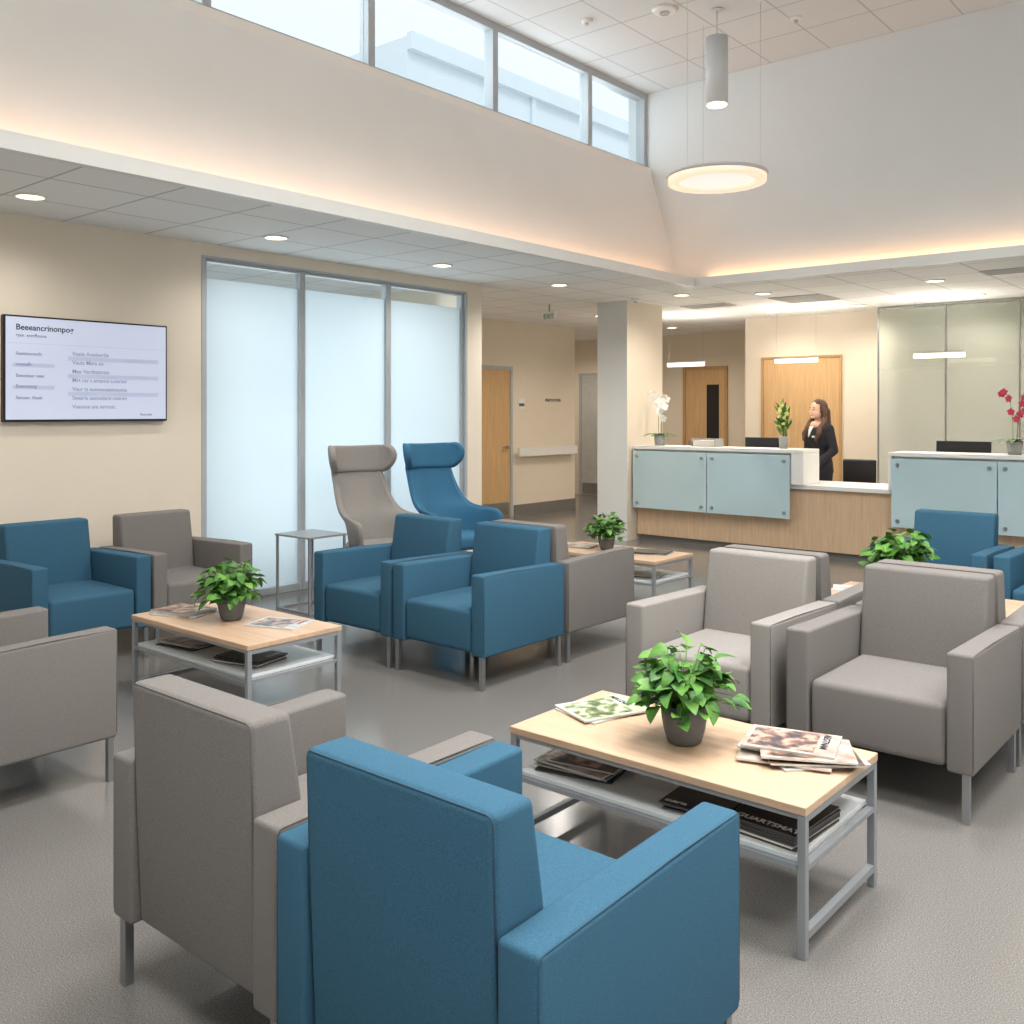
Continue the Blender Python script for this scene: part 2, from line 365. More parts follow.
# ---------------- armchair
def build_chair(fab,pipe):
    r=empty('armchair')
    W=.358; A=.096
    bm=bmesh.new(); add_box(bm,-.259,.259,-.35,.22,.19,.425,bev=.028,seg=5)
    for v in bm.verts:
        if v.co.z>.4: v.co.z+=.020*(1-(v.co.x/.26)**2)*(1-((v.co.y+.07)/.3)**2)
    mesh_obj('seat',bm,fab,r,smooth=True)
    bm=bmesh.new()
    prof=[(.338,.185),(.350,.45),(.362,.812),(.248,.812),(.216,.62),(.185,.40),(.185,.185)]
    L=[bm.verts.new((-.260,y,z)) for y,z in prof]; R_=[bm.verts.new((.260,y,z)) for y,z in prof]
    bm.faces.new(L);bm.faces.new(R_[::-1])
    n=len(prof)
    for i in range(n): bm.faces.new((L[i],L[(i+1)%n],R_[(i+1)%n],R_[i]))
    bmesh.ops.recalc_face_normals(bm,faces=bm.faces[:])
    es=[e for e in bm.edges if e.calc_face_angle(0)>.5]
    bmesh.ops.bevel(bm,geom=es,offset=.018,segments=4,affect='EDGES',profile=.5)
    bk=mesh_obj('backrest',bm,fab,r,smooth=True)
    bm=bmesh.new(); q=.2545
    tube(bm,[(-q,.346,.46),(-q,.3555,.79),(-q+.004,.3565,.802),(-q+.014,.357,.8065),(q-.014,.357,.8065),(q-.004,.3565,.802),(q,.3555,.79),(q,.346,.46)],.0022,6)
    mesh_obj('piping',bm,pipe,bk)
    for s in (-1,1):
        x0,x1=sorted((s*W,s*(W-A)))
        bm=bmesh.new(); add_box(bm,x0,x1,-.355,.36,.18,.62,bev=.013,seg=4)
        for v in bm.verts:
            if v.co.z>.5: v.co.z-= .015*max(0,(v.co.y+.1))/.46
        a=mesh_obj('armrest',bm,fab,r,smooth=True)
        bm=bmesh.new(); X=s*(W-.0038)
        pp=[(X,-.3512,.20),(X,-.3512,.605),(X,-.347,.613),(X,-.340,.6162),(X,-.1,.6162),(X,.345,.6015),(X,.352,.598),(X,.3562,.590),(X,.3562,.20)]
        tube(bm,pp,.0022,6)
        mesh_obj('piping',bm,pipe,a)
    for sx in (-1,1):
        for y in (-.335,.335):
            bxs('leg',[(sx*.328-.013,sx*.328+.013,y-.013,y+.013,0,.185)],M['metal'],r,bev=.002)
    return r
pb=build_chair(M['blue'],M['pipeb']); pg=build_chair(M['grey'],M['pipeg']); pg2=build_chair(M['grey2'],M['pipeg'])
PI=math.pi
first={}
def chair(p,x0,y0,rz,label,grp):
    c=(x0+.36,y0+.36,0)
    if id(p) not in first:
        first[id(p)]=1; p.location=c; p.rotation_euler=(0,0,rz); o=p
    else: o=place(p,c,rz)
    tag(o,label,'armchair',grp); return o
g='upholstered waiting room armchairs'
chair(pb,-1.695,1.225,PI,'blue fabric armchair turned toward the maple coffee table',g)
chair(pg,-2.425,1.24,PI,'grey fabric armchair side by side with a blue armchair',g)
chair(pg,-4.45,1.22,PI,'grey fabric armchair facing the coffee table with magazines',g)
chair(pg2,-2.45,3.70,0,'light grey armchair across the coffee table from the blue one',g)
chair(pg,-1.67,3.70,0,'grey armchair with metal legs across the coffee table',g)
chair(pg,-2.45,4.46,PI,'grey armchair with its rear against a light grey armchair',g)
chair(pg,-1.67,4.46,PI,'grey armchair with its rear against another grey armchair',g)
chair(pb,-4.13,3.80,0,'blue fabric armchair facing the coffee table, beside its twin',g)
chair(pb,-4.86,3.80,0,'blue fabric armchair next to the wing lounge chairs',g)
chair(pg,-4.13,4.56,PI,'grey armchair with its rear against a blue armchair',g)
chair(pb,-2.28,6.36,0,'blue armchair standing before the reception desk',g)
chair(pb,-1.53,6.36,0,'blue armchair standing before the reception desk',g)
chair(pb,-6.2,2.34,PI/2,'blue armchair against the wall under the television',g)
chair(pg,-6.2,3.07,PI/2,'grey armchair against the wall by the tall window',g)
# ---------------- coffee tables
def build_table():
    r=empty('coffee_table'); w,d=.53,.278
    bx('tabletop',-w,w,-d,d,.395,.42,M['wood'],r,bev=.003)
    bx('shelf',-w+.03,w-.03,-d+.02,d-.02,.255,.27,M['shelf'],r,bev=.002)
    for sx in (-1,1):
        for sy in (-1,1):
            x=sx*(w-.014); y=sy*(d-.014)
            bxs('leg',[(x-.012,x+.012,y-.012,y+.012,0,.394)],M['frame'],r,bev=.002)
    fr=[]
    for sx in (-1,1):
        x=sx*(w-.014)
        fr+=[(x-.011,x+.011,-d+.028,d-.028,.05,.072),(x-.011,x+.011,-d+.028,d-.028,.375,.394),(x-.011,x+.011,-d+.028,d-.028,.24,.255)]
    for sy in (-1,1):
        y=sy*(d-.014)
        fr+=[(-w+.028,w-.028,y-.010,y+.010,.382,.394),(-w+.028,w-.028,y-.010,y+.010,.24,.2545)]
    bxs('frame_rail',fr,M['frame'],r)
    return r
T=build_table(); T.location=(-1.60,2.785,0); tag(T,'maple topped coffee table with grey metal frame and potted plant','coffee table','maple coffee tables')
for loc,l in [((-4.31,2.86,0),'maple topped coffee table with magazines, by the wall armchairs'),((-4.19,6.2,0),'maple topped coffee table standing before the reception desk'),((-1.76,5.78,0),'maple topped coffee table between grey and blue armchairs')]:
    t=place(T,loc,0); tag(t,l,'coffee table','maple coffee tables')
st=empty('side_table',(-5.88,4.58,0)); tag(st,'small grey side table by the tall window','side table')
bx('tabletop',-.21,.21,-.18,.18,.56,.575,M['frame'],st,bev=.003)
for sx in (-1,1):
    for sy in (-1,1): bxs('leg',[(sx*.195-.008,sx*.195+.008,sy*.165-.008,sy*.165+.008,0,.559)],M['frame'],st)
bxs('frame_rail',[(-.187,.187,-.172,-.158,.0,.015),(-.187,.187,.158,.172,.0,.015),(-.202,-.188,-.157,.157,.0,.015),(.188,.202,-.157,.157,.0,.015)],M['frame'],st)
# ---------------- magazines
def magazine(x,y,z,rz,ci,title=None,tm='txtw',s=1.0,label='glossy magazine with a printed cover',ts=.04,pic=None,low=False):
    w,h,t=.105*s,.14*s,.006
    bm=bmesh.new()
    add_box(bm,-w,w,-h,h,0,t,mi=0)
    bm.normal_update()
    for f in bm.faces: f.material_index=1 if abs(f.normal.z)<.5 else 0
    o=mesh_obj('magazine',bm,[COV[ci],M['pagesd'] if ci==3 else M['pages']],None,(x,y,z),(0,0,rz))
    tag(o,label,'magazine','magazines on the tables')
    if pic is not None: bx('cover_picture',-w*.86,w*.86,-h*.9,h*.55,t+.0001,t+.0003,PIC[pic],o)
    if title: text('cover_title',title,ts*s,M[tm],(-w*.9,-h*.86 if low else h*.64,t+.0006),(0,0,0),o,bold=.0008,ext=.0002)
    return o
def stack(x,y,z,rz,cis,title=None,tm='txtw',label='glossy magazine in a small pile',j=.015,ja=.2,ts=.04,pic=None,low=False):
    for i,c in enumerate(cis):
        top=i==len(cis)-1
        magazine(x+random.uniform(-j,j),y+random.uniform(-j,j),z+.0004+i*.0072,rz+random.uniform(-ja,ja)*(0 if top else 1),c,title if top else None,tm,label=label,ts=ts,pic=pic if top else None,low=low)
z1=.4204; z2=.2704
R=math.radians
magazine(-1.985,2.86,z1,R(-12),4,label='pale magazine under another on the maple coffee table'); magazine(-1.98,2.85,z1+.0072,R(-22),0,'MAGAIN','ink',label='green and white magazine on the maple coffee table',pic=0,ts=.032)
for i,(dx,dy,a,c,t,p) in enumerate([(.03,.02,-40,4,None,None),(-.03,-.03,-72,1,None,None),(.035,.0,-55,5,None,None),(-.04,.02,-80,4,None,0),(.025,-.01,-62,2,None,1),(-.03,.01,-75,1,'AEGTNAM',2)]):
    magazine(-1.245+dx,2.87+dy,z1+.0004+i*.0072,R(a),c,t,'ink',label='glossy magazine in a fanned pile',pic=p,ts=.030)
stack(-1.94,2.70,z2,R(-80),[3,1,5,2,5],'MOARET','txtw',pic=1,ts=.032)
stack(-1.46,2.70,z2,R(4),[5,3,5,3],'ouarta','txtw',j=.008,ja=.05,low=True,ts=.028)
stack(-1.21,2.68,z2,R(-3),[1,3,5,3,3,3,3],'GUARTSMAT','txtw',j=.004,ja=.04,ts=.034,low=True)
stack(-4.66,2.79,z1,R(-80),[4,2,5],'TEARN','txtw',pic=2,ts=.032); magazine(-4.05,2.96,z1,R(-70),4,'VAENT','txtr',label='pale magazine on the coffee table',pic=2,ts=.032)
stack(-4.06,2.78,z2,R(-80),[3,5,3,3],'NOTET',ts=.032); stack(-4.58,2.78,z2,R(-85),[3,5,2],pic=1)
stack(-3.9,6.3,z1,R(-75),[2,3]); stack(-4.56,6.22,z1,R(-75),[5,2]); stack(-3.9,6.15,z2,R(-75),[3,1]); magazine(-2.15,5.8,z1,R(-70),4,label='pale magazine on the coffee table by reception')
# ---------------- plants
def leaf(bm,base,fwd,n,L,W,droop=.35,mi=0,fold=.25):
    fwd=fwd.normalized(); s=fwd.cross(n).normalized(); n=s.cross(fwd).normalized()
    rows=[]
    for i in range(7):
        t=i/6
        w=W*.5*(math.sin(math.pi*min(1,t**.58))**.7 if 0<t<1 else (.25 if t==0 else 0.02))
        c=base+fwd*(L*t)-n*(droop*L*t*t)
        rows.append([bm.verts.new(c-s*w+n*w*fold),bm.verts.new(c),bm.verts.new(c+s*w+n*w*fold)])
    for i in range(6):
        for k in range(2):
            f=bm.faces.new((rows[i][k],rows[i][k+1],rows[i+1][k+1],rows[i+1][k])); f.smooth=True; f.material_index=mi
def potted_plant(loc,sc=1,seed=1,label='bushy green potted plant in a charcoal pot'):
    rnd=random.Random(seed)
    r=empty('potted_plant',loc); tag(r,label,'plant')
    bm=bmesh.new(); n=28
    prof=[(.0,0),(.044,0),(.052,.006),(.062,.04),(.069,.08),(.072,.118),(.066,.118),(.062,.10)]
    rings=[[bm.verts.new((p*math.cos(2*PI*k/n),p*math.sin(2*PI*k/n),z)) for k in range(n)] for p,z in prof[1:]]
    bm.faces.new(rings[0])
    for a,b in zip(rings,rings[1:]):
        for k in range(n): bm.faces.new((a[k],a[(k+1)%n],b[(k+1)%n],b[k])).smooth=True
    bmesh.ops.scale(bm,vec=(sc,sc,sc),verts=bm.verts[:])
    mesh_obj('pot',bm,M['pot'],r)
    cyl('soil',(0,0,.095*sc),.0615*sc,.008*sc,M['soil'],r)
    bm=bmesh.new()
    for i in range(210):
        az=rnd.uniform(0,2*PI); el=rnd.choice([rnd.uniform(-.25,.5),rnd.uniform(.2,1.35),rnd.uniform(.3,1.1)])
        d=Vector((math.cos(az)*math.cos(el),math.sin(az)*math.cos(el),math.sin(el)))
        ln=rnd.uniform(.05,.148)
        b0=Vector((math.cos(az)*.02,math.sin(az)*.02,.105)); 
        end=Vector((0,0,.135))+Vector((d.x*ln*1.05,d.y*ln*1.05,d.z*ln*1.15))
        mid=(b0+end)/2+Vector((0,0,.03))
        tube(bm,[b0,mid,end],.0014,4,mi=1)
        out=Vector((math.cos(az+rnd.uniform(-.9,.9)),math.sin(az+rnd.uniform(-.9,.9)),rnd.uniform(-.6,.5)))
        nn=Vector((0,0,1))+Vector((rnd.uniform(-.6,.6),rnd.uniform(-.6,.6),0))
        L=rnd.uniform(.040,.066)
        leaf(bm,end,out,nn,L,L*.82,rnd.uniform(.1,.5))
    bmesh.ops.scale(bm,vec=(sc,sc,sc),verts=bm.verts[:])
    me=mesh_obj('foliage',bm,[M['leaf'],M['stem']],r)
    return r
potted_plant((-1.59,2.755,z1),1.08,1,'bushy green potted plant beside a pile of magazines')
potted_plant((-4.33,2.86,z1),1.03,2,'bushy green potted plant in a charcoal pot, between magazines')
potted_plant((-4.27,6.2,z1),.95,3,'small green potted plant in a charcoal pot')
potted_plant((-1.93,5.9,z1),1.25,4,'leafy potted plant between grey and blue armchairs')
def flower(bm,c,f,size,mi):
    f=f.normalized(); up=Vector((0,0,1)); s=f.cross(up).normalized(); u=s.cross(f)
    for k in range(5):
        a=2*PI*k/5+PI/2; d=s*math.cos(a)+u*math.sin(a)
        leaf(bm,c,d+f*.15,f,size,size*.95,.2,mi=mi,fold=.15)
def orchid(loc,pm,seed,label,h=.66,every=1,fs=.046):
    rnd=random.Random(seed); r=empty('potted_orchid',loc); tag(r,label,'orchid')
    cyl('pot',(0,0,0),.055,.12,M['potl'],r,r2=.07)
    cyl('soil',(0,0,.1201),.06,.004,M['soil'],r)
    bm=bmesh.new()
    for k in range(9):
        a=k*2.4; leaf(bm,Vector((0,0,.12)),Vector((math.cos(a),math.sin(a),.40)),Vector((0,0,1)),.20,.06,.5)
    mesh_obj('leaves',bm,M['leafd'],r)
    bs=bmesh.new(); bf=bmesh.new()
    for j in range(3):
        a=[2.6,.5,-.3][j]
        pts=[]
        for i in range(11):
            t=i/10; rr=.02+.13*t**2.2*[1,.6,.9][j]
            pts.append(Vector((math.cos(a)*rr,math.sin(a)*rr,.11+(h-.13)*(1-(1-t)**1.7)*[1,.92,.72][j]-(.06*t**6))))
        tube(bs,pts,.003,6)
        for i in range(4,11,every):
            p=pts[i]; f=Vector((rnd.uniform(-.3,.9),-1,rnd.uniform(-.2,.3)))
            flower(bf,p+Vector((rnd.uniform(-.03,.03),-.015,rnd.uniform(-.02,.02))),f,fs,0)
    mesh_obj('stem',bs,M['stem'],r); mesh_obj('blossoms',bf,pm,r)
    return r
ZD=1.1104
orchid((-5.89,9.64,ZD),M['petalw'],5,'white orchid in a grey pot on the reception counter')
orchid((-2.13,9.64,ZD),M['petalr'],6,'red orchid in a grey pot on the reception counter',h=.63,every=2,fs=.038)
def lily(loc):
    rnd=random.Random(3); r=empty('flower_vase',loc); tag(r,'pot of upright cream and yellow-green flowers on the counter','flowers')
    cyl('vase',(0,0,0),.042,.13,M['potl'],r,r2=.052)
    bs=bmesh.new(); bf=bmesh.new(); bl=bmesh.new()
    for k in range(16):
        a=rnd.uniform(0,2*PI); sp=rnd.uniform(.015,.085); hh=rnd.uniform(.24,.50)
        e=Vector((math.cos(a)*sp,math.sin(a)*sp,hh)); tube(bs,[Vector((0,0,.10)),Vector((e.x*.4,e.y*.4,hh*.55+.03)),e],.003,5)
        flower(bf,e,Vector((rnd.uniform(-.6,.6),-1,rnd.uniform(0,.8))),.028,0)
        flower(bf,e*.86+Vector((rnd.uniform(-.02,.02),-.02,.01)),Vector((rnd.uniform(-.6,.6),-1,rnd.uniform(0,.8))),.022,0)
        for q in range(6):
            t=rnd.uniform(.4,.95); b=rnd.uniform(0,2*PI)
            leaf(bl,Vector((e.x*t,e.y*t,hh*t+.02)),Vector((math.cos(b)*.6,math.sin(b)*.6,1)),Vector((0,1,.3)),.09,.022,.2)
    mesh_obj('stems',bs,M['stem'],r); mesh_obj('blossoms',bf,M['petaly'],r); mesh_obj('leaves',bl,M['leaf'],r)
lily((-4.37,9.66,ZD))
# ---------------- wing chairs
def sheet(name,rows,m,parent,th=.05,nu=13):
    bm=bmesh.new(); V=[]
    for (z,w,yc,e,ez) in rows:
        V.append([bm.verts.new((w*math.sin(u*PI/2),yc-e*(1-math.cos(u*PI/2)),z+ez*(u*u))) for u in [(-1+2*i/(nu-1)) for i in range(nu)]])
    for a,b in zip(V,V[1:]):
        for k in range(nu-1): bm.faces.new((a[k],a[k+1],b[k+1],b[k]))
    o=mesh_obj(name,bm,m,parent,smooth=True)
    s=o.modifiers.new('s','SOLIDIFY'); s.thickness=th; s.offset=0
    b=o.modifiers.new('b','SUBSURF'); b.levels=2; b.render_levels=2
    return o
def wing(loc,rz,m,label):
    r=empty('lounge_chair',loc,rz); tag(r,label,'lounge chair','high-backed lounge chairs')
    sheet('shell',[(.30,.25,.12,.26,0),(.36,.29,.15,.40,.02),(.46,.325,.175,.50,.05),(.56,.335,.205,.54,.08),(.63,.32,.23,.44,.03),(.68,.28,.26,.22,-.03),(.76,.25,.305,.12,-.02),(.86,.232,.35,.09,0),(.96,.222,.395,.08,0),(1.05,.222,.43,.08,0)],m,r,.06)
    sheet('headrest',[(.99,.225,.385,.08,.0),(1.03,.262,.395,.15,.01),(1.08,.288,.41,.20,.015),(1.14,.295,.425,.215,.02),(1.19,.28,.435,.18,.02),(1.215,.25,.44,.12,.01)],m,r,.062)
    bm=bmesh.new(); add_box(bm,-.25,.25,-.34,.14,.33,.46,bev=.05,seg=4); mesh_obj('seat',bm,m,r,smooth=True)
    cyl('pole',(0,0,.025),.03,.31,M['metal'],r)
    cyl('base',(0,0,0),.25,.024,M['metal'],r,n=40)
wing((-5.84,5.23,0),R(78),M['grey2'],'high-backed winged lounge chair in grey fabric by the window')
wing((-5.80,6.03,0),R(78),M['blue2'],'high-backed winged lounge chair in blue fabric by the window')
# ---------------- television
tv=empty('television',(XL+.045,3.175,1.785)); tag(tv,'wall mounted flat television showing a pale text page','television')
bxs('housing',[(-.0445,.0,-.575,.575,-.35,.35)],M['black'],tv,bev=.004)
bx('screen',.0005,.003,-.562,.562,-.335,.338,M['screen'],tv)
tr=(R(90),0,R(90))
def tt(s,size,y,z,m='ink',b=0.0): text('screen_text',s,size,M[m],(.0035,y,z),tr,tv,bold=b,ext=.0002)
tt('Beeeancrinonpog',.054,-.50,.255,'ink',.0010); tt('ryan. enmfhsona',.030,-.50,.210,'ink')
M['inkb']=mat('ink_soft',(134,144,172),rough=.7,emit=(130,140,168),estr=.38)
for s,z in [('Seseteasnanlt:',.09),('moaselh.',.02),('Eeeoataar oeat',-.055),('Ecetosteng',-.125),('Senoao. thaek',-.20)]: tt(s,.030,-.50,z,'inkb',.001)
for i,(s,z) in enumerate([('Vaate Avatkertle',.10),('Vauts Mara an.',.04),('Mae Vardttatrats',-.02),('Mrt rar t emamo s.narter',-.08),('Vaur ts eueesaeaatneosta',-.14),('Seearia aeanadare oearan',-.20),('Vaaunsa ara sartoat.',-.26)]): tt(s,.038,-.13,z,'inkb',.0006)
tt('Aua.oaes',.026,.36,-.31,'ink')
M['band']=mat('screen_band',(150,156,180),rough=.3,emit=(192,202,228),estr=.47)
bxs('screen_band',[(.0031,.0033,-.55,.55,.165,.169)]+[(.0031,.0033,-.16,.50,z,z+.028) for z in (.065,-.055,-.175)]+[(.0031,.0033,-.52,-.25,z,z+.026) for z in (.01,-.135)],M['band'],tv)
# ---------------- reception desk
dk=empty('reception_desk',(-6.13,9.44,0)); tag(dk,'long reception desk with wood base and aqua glass panels','reception desk')
LX=7.2
bx('base',0,LX,.10,.62,.07,.70,M['wooddesk'],dk)
bx('plinth',.02,LX,.14,.58,0,.07,M['base'],dk)
bx('worktop',0,LX,.05,.80,.701,.745,M['white'],dk,bev=.004)
bx('counter_upstand',0,1.93,.06,.16,.746,1.07,M['white'],dk)
bx('counter_upstand',2.97,LX,.06,.16,.746,1.07,M['white'],dk)
bxs('counter_top',[(0,2.07,.0,.42,1.071,1.11),(1.94,2.07,.0,.42,.746,1.0705)],M['white'],dk,bev=.004)
bxs('counter_top',[(2.93,LX,.0,.42,1.071,1.11),(2.93,2.96,.0,.42,.746,1.0705)],M['white'],dk,bev=.004)
for x0,x1 in [(0.01,.965),(.975,1.93),(2.965,3.90),(3.91,4.86),(4.87,5.82),(5.83,7.18)]:
    p=bx('glass_panel',x0,x1,-.014,-.002,.39,1.05,M['deskglass'],dk,bev=.002)
    hw=(x1-x0)/2
    for sx in (-1,1):
        for sz in (-1,1):
            cyl('standoff',(sx*(hw-.06),.02,sz*.27),.017,.045,M['metal'],p,n=16,rot=(R(90),0,0))
def monitor(x,label):
    r=empty('computer_monitor',(x,9.98,.7454)); tag(r,label,'monitor')
    bx('screen',-.25,.25,-.015,.015,.16,.47,M['black'],r,bev=.005)
    bx('stand',-.025,.025,-.01,.01,.012,.16,M['black'],r)
    bx('foot',-.11,.11,-.08,.08,0,.012,M['black'],r,bev=.003)
monitor(-4.72,'black desktop monitor behind the counter'); monitor(-2.66,'black desktop monitor on the second workstation')
dt=empty('document_tray',(-5.28,9.66,ZD)); tag(dt,'low grey tray of papers on the counter','tray')
bxs('tray',[(-.15,.15,-.1,.1,0,.006),(-.15,-.144,-.1,.1,.006,.09),(.144,.15,-.1,.1,.006,.09),(-.144,.144,.094,.1,.006,.09)],M['potl'],dt)
bx('papers',-.13,.13,-.09,.085,.0065,.07,M['pages'],dt,rot=(0,0,.03))
oc=empty('office_chair',(-4.12,11.05,0),R(10)); tag(oc,'black swivel office chair behind the desk','office chair')
bx('seat',-.23,.23,-.23,.22,.44,.51,M['black'],oc,bev=.025,seg=3,smooth=True)
bx('backrest',-.19,.19,.23,.28,.56,.94,M['black'],oc,bev=.024,seg=3,smooth=True)
bxs('back_support',[(-.03,.03,.20,.225,.40,.56),(-.03,.03,.0,.2,.40,.43),(-.03,.03,.281,.29,.45,.7),(-.03,.03,.225,.29,.42,.46)],M['black'],oc)
cyl('pole',(0,0,.09),.025,.33,M['metal'],oc)
bm=bmesh.new()
for k in range(5):
    a=k*2*PI/5; tube(bm,[(0,0,.10),(math.cos(a)*.26,math.sin(a)*.26,.06)],[.022,.014],6)
    bmesh.ops.create_uvsphere(bm,u_segments=10,v_segments=6,radius=.028,matrix=Matrix.Translation((math.cos(a)*.27,math.sin(a)*.27,.028)))
mesh_obj('base',bm,M['black'],oc)
# ---------------- person
def capsule(bm,p0,p1,r0,r1,n=14):
    p0=Vector(p0);p1=Vector(p1); d=p1-p0; L=d.length
    for p,r in ((p0,r0),(p1,r1)):
        bmesh.ops.create_uvsphere(bm,u_segments=n,v_segments=10,radius=r,matrix=Matrix.Translation(p))
    q=d.to_track_quat('Z','Y').to_matrix().to_4x4()
    bmesh.ops.create_cone(bm,cap_ends=True,segments=n,radius1=r0,radius2=r1,depth=L,matrix=Matrix.Translation((p0+p1)/2)@q)
def ell(bm,c,r,n=20):
    bmesh.ops.create_uvsphere(bm,u_segments=n,v_segments=14,radius=1,matrix=Matrix.Translation(c)@Matrix.Diagonal((*r,1)))
def loft(bm,rings,n=24):
    V=[[bm.verts.new((c[0]+rx*math.cos(2*PI*k/n),c[1]+ry*math.sin(2*PI*k/n),c[2])) for k in range(n)] for c,rx,ry in rings]
    bm.faces.new(V[0][::-1]);bm.faces.new(V[-1])
    for a,b in zip(V,V[1:]):
        for k in range(n): bm.faces.new((a[k],a[(k+1)%n],b[(k+1)%n],b[k]))
def remesh(name,bm,m,parent,vox,sm=3):
    o=mesh_obj(name,bm,m,parent)
    r=o.modifiers.new('r','REMESH'); r.mode='VOXEL'; r.voxel_size=vox; r.use_smooth_shade=True
    if sm:
        s=o.modifiers.new('s','SMOOTH'); s.iterations=sm; s.factor=.5
    bake(o)
    for p in o.data.polygons: p.use_smooth=True
    o.data.materials.clear(); o.data.materials.append(m)
    return o
pr=empty('person',(-4.31,10.45,0),R(-28)); tag(pr,'woman in black suit with long brown hair, behind the desk','person')
bm=bmesh.new()
HC=Vector((0,-.02,1.525))
loft(bm,[((0,0,.86),.16,.105),((0,0,.95),.16,.105),((0,0,1.07),.125,.085),((0,0,1.22),.145,.10),((0,.0,1.31),.158,.088),((0,.01,1.36),.125,.062),((0,.01,1.39),.055,.05),((0,.0,1.47),.045,.048)])
ell(bm,HC+Vector((0,.012,.012)),(.074,.09,.10)); ell(bm,HC+Vector((0,-.018,-.040)),(.063,.064,.062))
capsule(bm,HC+Vector((0,-.088,.005)),HC+Vector((0,-.098,-.025)),.007,.011)
for s in(-1,1): ell(bm,HC+Vector((s*.075,.01,-.01)),(.012,.02,.03))
ell(bm,HC+Vector((0,-.068,-.084)),(.022,.018,.016))
# chest skin at the open collar
ell(bm,Vector((0,-.055,1.355)),(.055,.05,.045))
for s in (-1,1):
    capsule(bm,(s*.160,0,1.315),(s*.215,.03,1.07),.046,.036)
    wr=Vector((s*.15,-.21,.875)) if s>0 else Vector((-.12,-.23,.89))
    capsule(bm,(s*.215,.03,1.07),wr,.036,.025)
    hd=Vector((-s*.15,-.75,-.62)).normalized()
    side=Vector((-s,0,0)); 
    pc=wr+hd*.055
    for q in (-.022,-.008,.008,.022): capsule(bm,wr+side*q*.7,pc+side*q+hd*.03,.012,.0115)
    for k,(q,l) in enumerate([(-.028,.052),(-.010,.070),(.009,.075),(.027,.068)]):
        b0=pc+side*q+hd*.03; b1=b0+hd*(l*.5)+side*q*.15; b2=b1+(hd+Vector((0,.25,-.45))).normalized()*(l*.5)
        capsule(bm,b0,b1,.0085,.008,8); capsule(bm,b1,b2,.008,.0068,8)
    t0=wr+hd*.02+side*.022; t1=t0+(hd*.6+side*.8).normalized()*.035; t2=t1+(hd*.9+side*.25).normalized()*.028
    capsule(bm,t0,t1,.011,.0095,8); capsule(bm,t1,t2,.0095,.008,8)
    capsule(bm,(s*.085,0,.88),(s*.09,-.005,.48),.088,.054); capsule(bm,(s*.09,-.005,.48),(s*.09,.02,.09),.054,.036)
    capsule(bm,(s*.09,.03,.05),(s*.10,-.13,.035),.04,.03)
remesh('body',bm,M['skin'],pr,.006,2)
bm=bmesh.new()
loft(bm,[((0,0,.82),.190,.14),((0,0,.93),.180,.13),((0,0,1.07),.142,.105),((0,-.005,1.22),.164,.135),((0,.0,1.30),.178,.108),((0,.012,1.345),.140,.072),((0,.03,1.375),.08,.045)])
for s in (-1,1):
    capsule(bm,(s*.160,.005,1.312),(s*.218,.03,1.07),.058,.048)
    wr=Vector((s*.152,-.18,.905)) if s>0 else Vector((-.125,-.195,.92))
    capsule(bm,(s*.218,.03,1.07),wr,.048,.036)
jk=remesh('jacket',bm,M['suit'],pr,.011,3)
bm=bmesh.new()
for s in (-1,1):
    capsule(bm,(s*.088,0,.88),(s*.092,-.005,.48),.102,.072); capsule(bm,(s*.092,-.005,.48),(s*.092,.02,.10),.072,.06)
remesh('trousers',bm,M['suit'],pr,.012,3)
for s in (-1,1):
    bm=bmesh.new(); capsule(bm,(s*.09,.04,.048),(s*.10,-.14,.04),.046,.038); 
    for v in bm.verts: v.co.z=max(v.co.z,0.001)
    remesh('shoe',bm,M['black'],pr,.01,1)
bm=bmesh.new()
a=[(-.034,-.100,1.345),(.034,-.100,1.345),(.022,-.128,1.29),(0,-.146,1.22),(-.022,-.128,1.29),(0,-.112,1.335),(0,-.134,1.29)]
v=[bm.verts.new(p) for p in a]
for f in [(0,5,6,4),(5,1,2,6),(4,6,3),(6,2,3)]: bm.faces.new([v[i] for i in f])
o=mesh_obj('blouse',bm,M['white'],pr); sm=o.modifiers.new('s','SOLIDIFY'); sm.thickness=.010
bx('name_badge',.06,.10,-.146,-.134,1.215,1.235,M['white'],pr,bev=.002)
bm=bmesh.new()
ell(bm,HC+Vector((0,.030,.026)),(.090,.096,.102))
for s in (-1,1):
    wave=[(.062,.015,.05,.030),(.092,.018,-.03,.026),(.096,.02,-.09,.028),(.118,.0,-.15,.036),(.100,-.045,-.21,.036),(.122,-.075,-.27,.034),(.100,-.105,-.34,.018)]
    for p,q in zip(wave,wave[1:]):
        capsule(bm,HC+Vector((s*p[0],p[1],p[2])),HC+Vector((s*q[0],q[1],q[2])),p[3],q[3])
    capsule(bm,HC+Vector((s*.05,.07,-.02)),HC+Vector((s*.06,.09,-.30)),.055,.05)
hr=remesh('hair',bm,M['hair'],pr,.009,2)
for vv in hr.data.vertices:
    c=vv.co-HC
    if c.y<-.025 and abs(c.x)<.070 and -.12<c.z<.062 : vv.co.y=HC.y-.0
for s in (-1,1):
    bm=bmesh.new(); ell(bm,(0,0,0),(.012,.006,.006),10); mesh_obj('eye',bm,M['eye'],pr,HC+Vector((s*.028,-.074,.004)))
    bm=bmesh.new(); ell(bm,(0,0,0),(.017,.005,.0035),10); mesh_obj('eyebrow',bm,M['hair'],pr,HC+Vector((s*.03,-.072,.026)))
bm=bmesh.new(); tube(bm,[(-.030,.010,.010),(-.014,-.001,-.003),(0,-.003,-.008),(.014,-.001,-.003),(.030,.010,.010)],[.002,.004,.005,.004,.002],8); mesh_obj('mouth',bm,M['lip'],pr,HC+Vector((0,-.081,-.054)))
